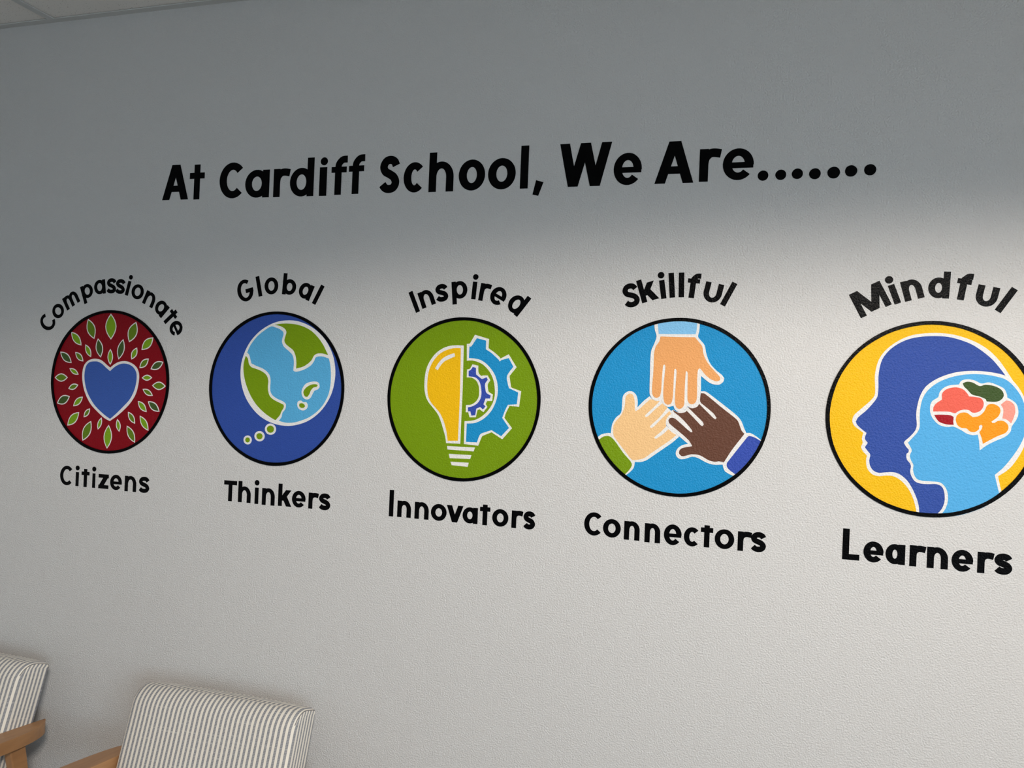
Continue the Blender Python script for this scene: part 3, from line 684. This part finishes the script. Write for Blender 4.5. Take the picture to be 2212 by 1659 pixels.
def path(pts, s, sub=6):
    """smooth open stroke"""
    c = []
    n = len(pts)
    for i in range(n - 1):
        p0, p1, p2, p3 = pts[max(i - 1, 0)], pts[i], pts[i + 1], pts[min(i + 2, n - 1)]
        for j in range(sub):
            t = j / sub
            c.append(tuple(0.5 * (2 * p1[k] + (p2[k] - p0[k]) * t + (2 * p0[k] - 5 * p1[k] + 4 * p2[k] - p3[k]) * t * t
                                  + (3 * p1[k] - p0[k] - 3 * p2[k] + p3[k]) * t ** 3) for k in (0, 1)))
    c.append(pts[-1])
    L, R = [], []
    for i, p in enumerate(c):
        a, b = c[max(i - 1, 0)], c[min(i + 1, len(c) - 1)]
        l = hypot(b[0] - a[0], b[1] - a[1])
        nx, ny = -(b[1] - a[1]) / l * s / 2, (b[0] - a[0]) / l * s / 2
        L.append((p[0] + nx, p[1] + ny))
        R.append((p[0] - nx, p[1] - ny))
    return [q for i in range(len(c) - 1) for q in ([R[i], R[i + 1], L[i + 1]], [R[i], L[i + 1], L[i]])]


S_SPINE = [(0.97, 0.80), (0.83, 0.94), (0.55, 1.0), (0.24, 0.95), (0.07, 0.77), (0.20, 0.60), (0.50, 0.51),
           (0.81, 0.40), (0.95, 0.22), (0.80, 0.05), (0.48, 0.0), (0.20, 0.04), (0.0, 0.16)]


def glyph(ch, w, h, s, A):
    """strokes of one letter in a w x h box; A = ascender height"""
    r = s / 2
    if ch == 'o':
        return arc(w / 2, h / 2, w / 2 - r, h / 2 - r, 0, 360, s, 36)
    if ch in 'cC':
        return arc(w * 0.53, h / 2, w * 0.53 - r, h / 2 - r, 43, 315, s, 26)
    if ch == 'G':
        return arc(w * 0.5, h / 2, w * 0.5 - r, h / 2 - r, 52, 358, s, 30) + bar((w * 0.52, h * 0.46), (w - s * 0.02, h * 0.46), s * 0.95)
    if ch == 'e':
        return arc(w / 2, h / 2, w / 2 - r, h / 2 - r, -3, 320, s, 30) + bar((s * 0.6, h * 0.47), (w - s * 0.05, h * 0.47), s * 0.68)
    if ch in 'adbpq':
        k = w - s * 0.12
        rg = arc(k / 2, h / 2, k / 2 - r, h / 2 - r, 0, 360, s, 34)
        if ch in 'bp':
            rg = [[(w - x, y) for x, y in q][::-1] for q in rg]
            return rg + (bar((r, 0), (r, A), s) if ch == 'b' else bar((r, -0.30 * h), (r, h * 0.99), s))
        return rg + bar((w - r, 0), (w - r, A if ch == 'd' else h * 0.99), s)
    if ch in 'nh':
        rx, ry = (w - s) / 2, min((w - s) * 0.62, h * 0.46)
        return bar((r, 0), (r, A if ch == 'h' else h * 0.99), s) + arc(w / 2, h - r - ry, rx, ry, 0, 180, s) + bar((w - r, 0), (w - r, h - r - ry), s)
    if ch == 'm':
        rx = (w - s) / 4
        ry = rx * 1.25
        g = bar((r, 0), (r, h * 0.99), s)
        for k in (0, 1):
            cx = r + rx * (1 + 2 * k)
            g += arc(cx, h - r - ry, rx, ry, 0, 180, s) + bar((cx + rx, 0), (cx + rx, h - r - ry), s)
        return g
    if ch == 'u':
        rx, ry = (w - s) / 2, (w - s) * 0.55
        return bar((r, h), (r, r + ry), s) + arc(w / 2, r + ry, rx, ry, 180, 360, s) + bar((w - r, h), (w - r, r + ry), s)
    if ch == 'r':
        k = w - s
        return bar((r, 0), (r, h * 0.99), s) + path([(r, h * 0.50), (r + 0.10 * k, h * 0.70), (r + 0.42 * k, h - 0.62 * s), (r + 0.8 * k, h - 0.50 * s), (w, h - 0.62 * s)], s * 0.98)
    if ch in 'sS':
        return path([(r * 0.9 + x * (w - 1.8 * r), r + y * (h - s)) for x, y in S_SPINE], s)
    if ch == 't':
        return bar((w / 2, 0), (w / 2, A), s) + bar((0, h * 0.90), (w, h * 0.90), s * 0.88)
    if ch == 'f':
        xs = w * 0.44
        k = w - xs
        return (bar((xs, 0), (xs, A * 0.72), s) + path([(xs, A * 0.60), (xs, A * 0.74), (xs + 0.12 * k, A - 0.95 * s), (xs + 0.48 * k, A - 0.52 * s), (w, A - 0.47 * s)], s * 0.95)
                + bar((0, h * 0.90), (w * 0.96, h * 0.90), s * 0.80))
    if ch == 'i':
        return bar((w / 2, 0), (w / 2, h), w) + [ellipse(w / 2 + A[0], A[1], A[2], A[2], 24)]
    if ch in 'lI':
        return bar((w / 2, 0), (w / 2, h), w)
    if ch == 'k':
        return bar((r, 0), (r, A), s) + slant((s * 0.8, h * 0.34), (w - s * 0.8, h), 1.35 * s) + slant((s + (w - s) * 0.22, h * 0.60), (w - s * 0.68, 0), 1.32 * s)
    if ch == 'v':
        return slant((s * 0.62, h), (w / 2, 0), 1.15 * s) + slant((w - s * 0.62, h), (w / 2, 0), 1.15 * s)
    if ch == 'z':
        return bar((0, h - s * 0.46), (w, h - s * 0.46), s * 0.92) + bar((0, s * 0.46), (w, s * 0.46), s * 0.92) + slant((s * 0.75, s * 0.5), (w - s * 0.75, h - s * 0.5), 1.45 * s)
    if ch == 'A':
        hw = s * 1.17
        return slant((hw / 2, 0), (w * 0.5 - s * 0.06, h), hw) + slant((w - hw / 2, 0), (w * 0.5 + s * 0.08, h), hw) + bar((w * 0.22, h * 0.315), (w * 0.78, h * 0.315), s * 0.85)
    if ch == 'W':
        hw = s * 1.2
        return (slant((hw / 2, h), (w * 0.275, 0), hw) + slant((w * 0.5, h), (w * 0.275, 0), hw)
                + slant((w * 0.5, h), (w * 0.70, 0), hw) + slant((w - hw / 2, h), (w * 0.70, 0), hw))
    if ch == 'M':
        hw = s * 1.35
        return (bar((r, 0), (r, h), s) + bar((w - r, 0), (w - r, h), s)
                + slant((s * 0.72, h), (w / 2, h * 0.06), hw) + slant((w - s * 0.72, h), (w / 2, h * 0.06), hw))
    if ch == 'T':
        return bar((0, h - s * 0.48), (w, h - s * 0.48), s * 0.96) + bar((w / 2, 0), (w / 2, h), s)
    if ch == 'L':
        return bar((r, 0), (r, h), s) + bar((0, r * 0.92), (w, r * 0.92), s * 0.92)
    raise ValueError(ch)


def split_glyph(ch, w, h, s, A):
    return glyph(ch, w, h, s, A)


XH = 44.5     # x-height of the small lettering, mm


def letter(ch, x, z, w, h, s, A, ang, parent, org):
    polys = glyph(ch, w, h, s, A)
    c, d = cos(radians(ang)), sin(radians(ang))
    out = []
    for p in polys:
        out.append([(x - org[0] + (px - w / 2) * c - py * d, z - org[1] + (px - w / 2) * d + py * c) for px, py in p])
    return coat('letter', out, 0, 'black', parent)


def place_straight(rows, s, xh, parent, org):
    for ch, x, z, w, top in rows:
        if ch in 'lICLTSAW' or ch == 'G':
            h, A = top, top
        elif ch in 'dbhkf':
            h, A = xh, top
        elif ch == 't':
            h, A = xh, top
        elif ch == 'i':
            h, A = top, (0, top * 1.30, s * 0.62)
        else:
            h, A = top, top
        letter(ch, x + w / 2, z, w, h, s, A, 0, parent, org)


# heading
hx, hz = -0.72, 2.235
head = thing('wall_heading', 'large black heading At Cardiff School, We Are painted near the wall top', 'wall lettering', (hx, 0, hz))
rows = LETTERS['header']
words = [(0, 2), (2, 9), (9, 15), (15, 17), (17, 20)]
for a, b in words:
    first = rows[a]
    wd = bpy.data.objects.new('word', None)
    COL.objects.link(wd)
    wd.parent = head
    for ch, x, z, w, top in rows[a:b]:
        xh = 78.0
        s = {'A': 21.0, 'C': 23.5, 'S': 21.5, 'W': 20.5, 'o': 22.0, 'c': 21.5, 'a': 21.5, 'e': 20.0}.get(ch, 20.5)
        if ch in 'ltiCSAW' and ch != 't':
            h, A = top, top
            if ch == 'i':
                s, A = w * 0.97, (1.5, top * 1.205, 10.8)
        elif ch in 'dhft':
            h, A = xh, top
            if ch in 'ft':
                h, s = xh - 3, 19.5
        else:
            h, A = top, top
        if ch == 'i':
            letter(ch, x + w / 2, z, s, h, s, A, 0, wd, (hx / MM, hz / MM))
        else:
            letter(ch, x + w / 2, z, w, h, s, A, 0, wd, (hx / MM, hz / MM))
    if b == 15:
        coat('comma', [[(p[0] - hx / MM, p[1] - hz / MM) for p in LETTERS['comma']]], 0, 'black', wd)
    if b == 20:
        for i, (x, z, r) in enumerate(LETTERS['dots']):
            coat('full_stop', [ellipse(x - hx / MM, z - hz / MM, r, r, 30, 0.012, i + 3)], 0, 'black', wd)

# captions beneath the emblems
for name, s, i, where in (('Citizens', 11.6, 0, 'below the red heart emblem'), ('Thinkers', 12.2, 1, 'below the blue globe emblem'),
                          ('Innovators', 12.3, 2, 'below the green light bulb emblem'), ('Connectors', 12.4, 3, 'below the three hands emblem'),
                          ('Learners', 13.8, 4, 'below the yellow heads emblem')):
    rows = LETTERS[name]
    ox, oz = ART['circles'][i][0], 1362.0
    t = thing('wall_caption', 'straight black word %s painted %s' % (name, where), 'wall lettering', (ox * MM, 0, oz * MM), 'black words painted around the emblems')
    place_straight(rows, s, XH, t, (ox, oz))

# words arched over the emblems
WID = {'C': 47, 'o': 43, 'm': 55, 'p': 42, 'a': 41, 's': 35.5, 'i': 11, 'n': 39.5, 't': 29, 'e': 41.5, 'G': 51, 'l': 11, 'b': 42, 'I': 10.5,
       'r': 29, 'd': 42, 'S': 39, 'k': 42, 'f': 29, 'u': 42, 'M': 69}
for name, s, i, where in (('Compassionate', 10.9, 0, 'arched over the red heart emblem'), ('Global', 11.6, 1, 'arched over the blue globe emblem'),
                          ('Inspired', 11.8, 2, 'arched over the green light bulb emblem'), ('Skillful', 12.6, 3, 'arched over the three hands emblem'),
                          ('Mindful', 13.4, 4, 'arched over the yellow heads emblem')):
    ox, oz = ART['circles'][i][0], 1905.0
    t = thing('arched_caption', 'black word %s painted %s' % (name, where), 'wall lettering', (ox * MM, 0, oz * MM), 'black words painted around the emblems')
    for ch, x, z, hh, ang in LETTERS[name]:
        w = WID[ch]
        if ch in 'lIi':
            w = s
        h, A = hh, 58.0
        if ch in 'lICGSM':
            h = A = hh
        elif ch == 'k':
            h, A = 44.5, hh
        elif ch == 't':
            h, A = 43.5, hh
        elif ch == 'f':
            h, A = 44.5, 58.5
        elif ch == 'i':
            A = (0, hh * 1.27, s * 0.62)
        off = {'r': w / 2 - s / 2, 'k': w / 2 - s / 2, 'f': w * 0.06}.get(ch, 0)      # these were measured at the stem
        letter(ch, x + off * cos(radians(ang)), z + off * sin(radians(ang)), w, h, s, A, ang, t, (ox, oz))


# ------------------------------------------------------------------ armchairs
def cushion(name, profile, w, parent, loc, rot, nx=12, crown=0.008, seam_from=None):
    """profile (y, z) swept along x, bulging a little in the middle, its two ends rounded over"""
    n = len(profile)
    cy = sum(p[0] for p in profile) / n
    cz = sum(p[1] for p in profile) / n
    nrm = []
    for i in range(n):
        a, b = profile[i - 1], profile[(i + 1) % n]
        l = hypot(b[0] - a[0], b[1] - a[1]) or 1
        nrm.append(((b[1] - a[1]) / l, -(b[0] - a[0]) / l))
    r = CUSHION_R
    half = w / 2
    steps = [(-half + r - r * sin(radians(q)), r * (1 - cos(radians(q)))) for q in (90, 72, 54, 36, 18)]
    rows = steps + [(-half + r + (w - 2 * r) * i / nx, 0.0) for i in range(nx + 1)] + [(-x, d) for x, d in steps[::-1]]
    v, f = [], []
    for x, d in rows:
        k = 1 - (2 * x / w) ** 4
        for (y, z), (ny, nz) in zip(profile, nrm):
            e = crown * k * (1.0 if abs(ny) > 0.5 else 0.35) - d
            v.append((x, y + e * ny, z + e * nz))
    for j in range(len(rows) - 1):
        for i in range(n):
            p, q = j * n + i, j * n + (i + 1) % n
            f.append((p, q, q + n, p + n))
    f.append(tuple(range(n))[::-1])
    m = (len(rows) - 1) * n
    f.append(tuple(m + i for i in range(n)))
    o = link_mesh(name, v, f, 'stripe', parent, loc=loc, smooth=True)
    o.rotation_euler = rot
    # the stitched seam over the top corner at each end
    if seam_from is not None:
        for sgn in (-1, 1):
            pv, pf = [], []
            pts = [(sgn * (half - 0.3 * r), y - ny * 0.3 * r, z - nz * 0.3 * r, ny, nz)
                   for (y, z), (ny, nz) in zip(profile, nrm) if z > seam_from]
            pts.sort(key=lambda t_: -t_[1])
            b0 = len(pv)
            for (x, y, z, ny, nz) in pts:
                for q in range(6):
                    c_, d_ = 0.0013 * cos(pi * q / 3), 0.0013 * sin(pi * q / 3)
                    pv.append((x + c_, y + ny * d_, z + nz * d_))
            for i in range(len(pts) - 1):
                for q in range(6):
                    pf.append((b0 + i * 6 + q, b0 + i * 6 + (q + 1) % 6, b0 + (i + 1) * 6 + (q + 1) % 6, b0 + (i + 1) * 6 + q))
            link_mesh('seam', pv, pf, 'thread', o, smooth=True)
    return o


def rounded(y0, y1, z0, z1, rs, n=7):
    """rounded rectangle, radii for corners (y0,z0),(y1,z0),(y1,z1),(y0,z1)"""
    out = []
    for (cx, cz, sx, sz, a0), r in zip(((y0, z0, 1, 1, 180), (y1, z0, -1, 1, 270), (y1, z1, -1, -1, 0), (y0, z1, 1, -1, 90)), rs):
        for i in range(n):
            a = radians(a0 + 90 * i / (n - 1))
            out.append((cx + sx * r + r * cos(a), cz + sz * r + r * sin(a)))
    return out


def subdiv(profile, step=0.05):
    out = []
    for i, p in enumerate(profile):
        q = profile[(i + 1) % len(profile)]
        k = max(1, int(hypot(q[0] - p[0], q[1] - p[1]) / step))
        out += [(p[0] + (q[0] - p[0]) * j / k, p[1] + (q[1] - p[1]) * j / k) for j in range(k)]
    return out


def prism(pts_top, pts_bot):
    n = len(pts_top)
    v = list(pts_top) + list(pts_bot)
    f = [tuple(range(n)), tuple(range(2 * n - 1, n - 1, -1))]
    f += [(i + n, (i + 1) % n + n, (i + 1) % n, i) for i in range(n)]
    return v, f


Y0 = 0.40        # the chair's origin stands this far in front of the wall


def armchair(name, label, x):
    t = thing(name, label, 'armchair', (x, -Y0, 0), 'striped armchairs along the wall')
    D = lambda d: Y0 - d          # distance from the wall -> local y
    # back cushion
    tilt = 18
    Hc = 0.47
    prof = subdiv(rounded(-0.105, 0, 0, Hc, (0.03, 0.02, 0.016, 0.055), 10))
    cushion('back_cushion', prof, 0.488, t, (0, D(0.06 + Hc * sin(radians(tilt))), 0.842 - Hc * cos(radians(tilt))), (radians(-tilt), 0, 0), seam_from=Hc - 0.04)
    # seat cushion
    prof = subdiv(rounded(D(0.775), D(0.235), 0.335, 0.45, (0.03, 0.03, 0.03, 0.045)))
    cushion('seat_cushion', prof, 0.484, t, (0, 0, 0), (0, 0, 0))
    # arms: boat-shaped boards rising a little to the front
    for s in (-1, 1):
        d = [0.082, 0.092, 0.115, 0.16, 0.22, 0.30, 0.42, 0.56, 0.68, 0.74, 0.765]
        wo = [0.000, 0.014, 0.029, 0.046, 0.056, 0.061, 0.063, 0.061, 0.054, 0.042, 0.018]
        wi = [0.000, 0.004, 0.006, 0.006, 0.006, 0.006, 0.006, 0.006, 0.006, 0.004, 0.000]
        xin = 0.247
        outl = [(s * (xin + o), q) for o, q in zip(wo, d)] + [(s * (xin - i + 0.004), q) for i, q in list(zip(wi, d))[::-1]]
        outl = smooth_closed(outl, 3, 60)
        zt = lambda q: 0.688 + 0.095 * (q - 0.085)
        top = [(px, D(q), zt(q)) for px, q in outl]
        bot = [(px, D(q), zt(q) - 0.034) for px, q in outl]
        if s < 0:
            top, bot = top[::-1], bot[::-1]
        bevel(link_mesh('armrest', *prism(top[::-1], bot[::-1]), 'wood', t), 0.004)
        # legs, splayed and tapered, from under the arm to the floor
        for (d0, d1, z0) in ((0.205, 0.075, 0.668), (0.64, 0.70, 0.705)):
            xc = s * 0.275
            tp = [(xc + a * 0.013, D(d0) + b * 0.024, z0) for a, b in ((-1, -1), (1, -1), (1, 1), (-1, 1))]
            bt = [(xc + a * 0.011, D(d1) + b * 0.014, 0.006) for a, b in ((-1, -1), (1, -1), (1, 1), (-1, 1))]
            leg = bevel(link_mesh('leg', *prism(tp, bt), 'wood', t), 0.004)
            link_mesh('foot_glide', *box_geo(xc - 0.010, xc + 0.010, D(d1) - 0.012, D(d1) + 0.012, 0, 0.0065), 'foot', leg)
        # rail joining the two legs of this side
        g = Geo().box(xc - 0.011, xc + 0.011, D(0.66), D(0.15), 0.27, 0.325)
        bevel(link_mesh('side_rail', g.v, g.f, 'wood', t), 0.004)
    # seat frame: front and back rails and slats
    g = Geo()
    for dd in (0.25, 0.62):
        g.box(-0.266, 0.266, D(dd) - 0.012, D(dd) + 0.012, 0.275, 0.325)
    for k in range(5):
        xx = -0.2 + 0.1 * k
        g.box(xx - 0.02, xx + 0.02, D(0.62), D(0.25), 0.322, 0.335)
    bevel(link_mesh('seat_frame', g.v, g.f, 'wood', t), 0.003)
    # ladder back carrying the cushion
    g = Geo()
    for xx in (-0.15, 0.15):
        g.box(xx - 0.018, xx + 0.018, 0.001, 0.022, -0.10, Hc - 0.10)
    for zz in (0.02, 0.15, 0.28):
        g.box(-0.15, 0.15, 0.003, 0.018, zz, zz + 0.05)
    bf = bevel(link_mesh('back_frame', g.v, g.f, 'wood', t), 0.003)
    bf.location = (0, D(0.06 + Hc * sin(radians(tilt))), 0.842 - Hc * cos(radians(tilt)))
    bf.rotation_euler = (radians(-tilt), 0, 0)
    return t


chair = armchair('armchair', 'striped wooden armchair below the words Citizens and Thinkers, its whole back in view', -1.29)


def copy_tree(o, parent=None):
    c = o.copy()
    COL.objects.link(c)
    c.parent = parent
    for ch in list(o.children):
        copy_tree(ch, c)
    return c


second = copy_tree(chair)
second.location = (-2.157, -Y0, 0)
second['label'] = 'striped wooden armchair in the lower left corner, showing half its back and one armrest'
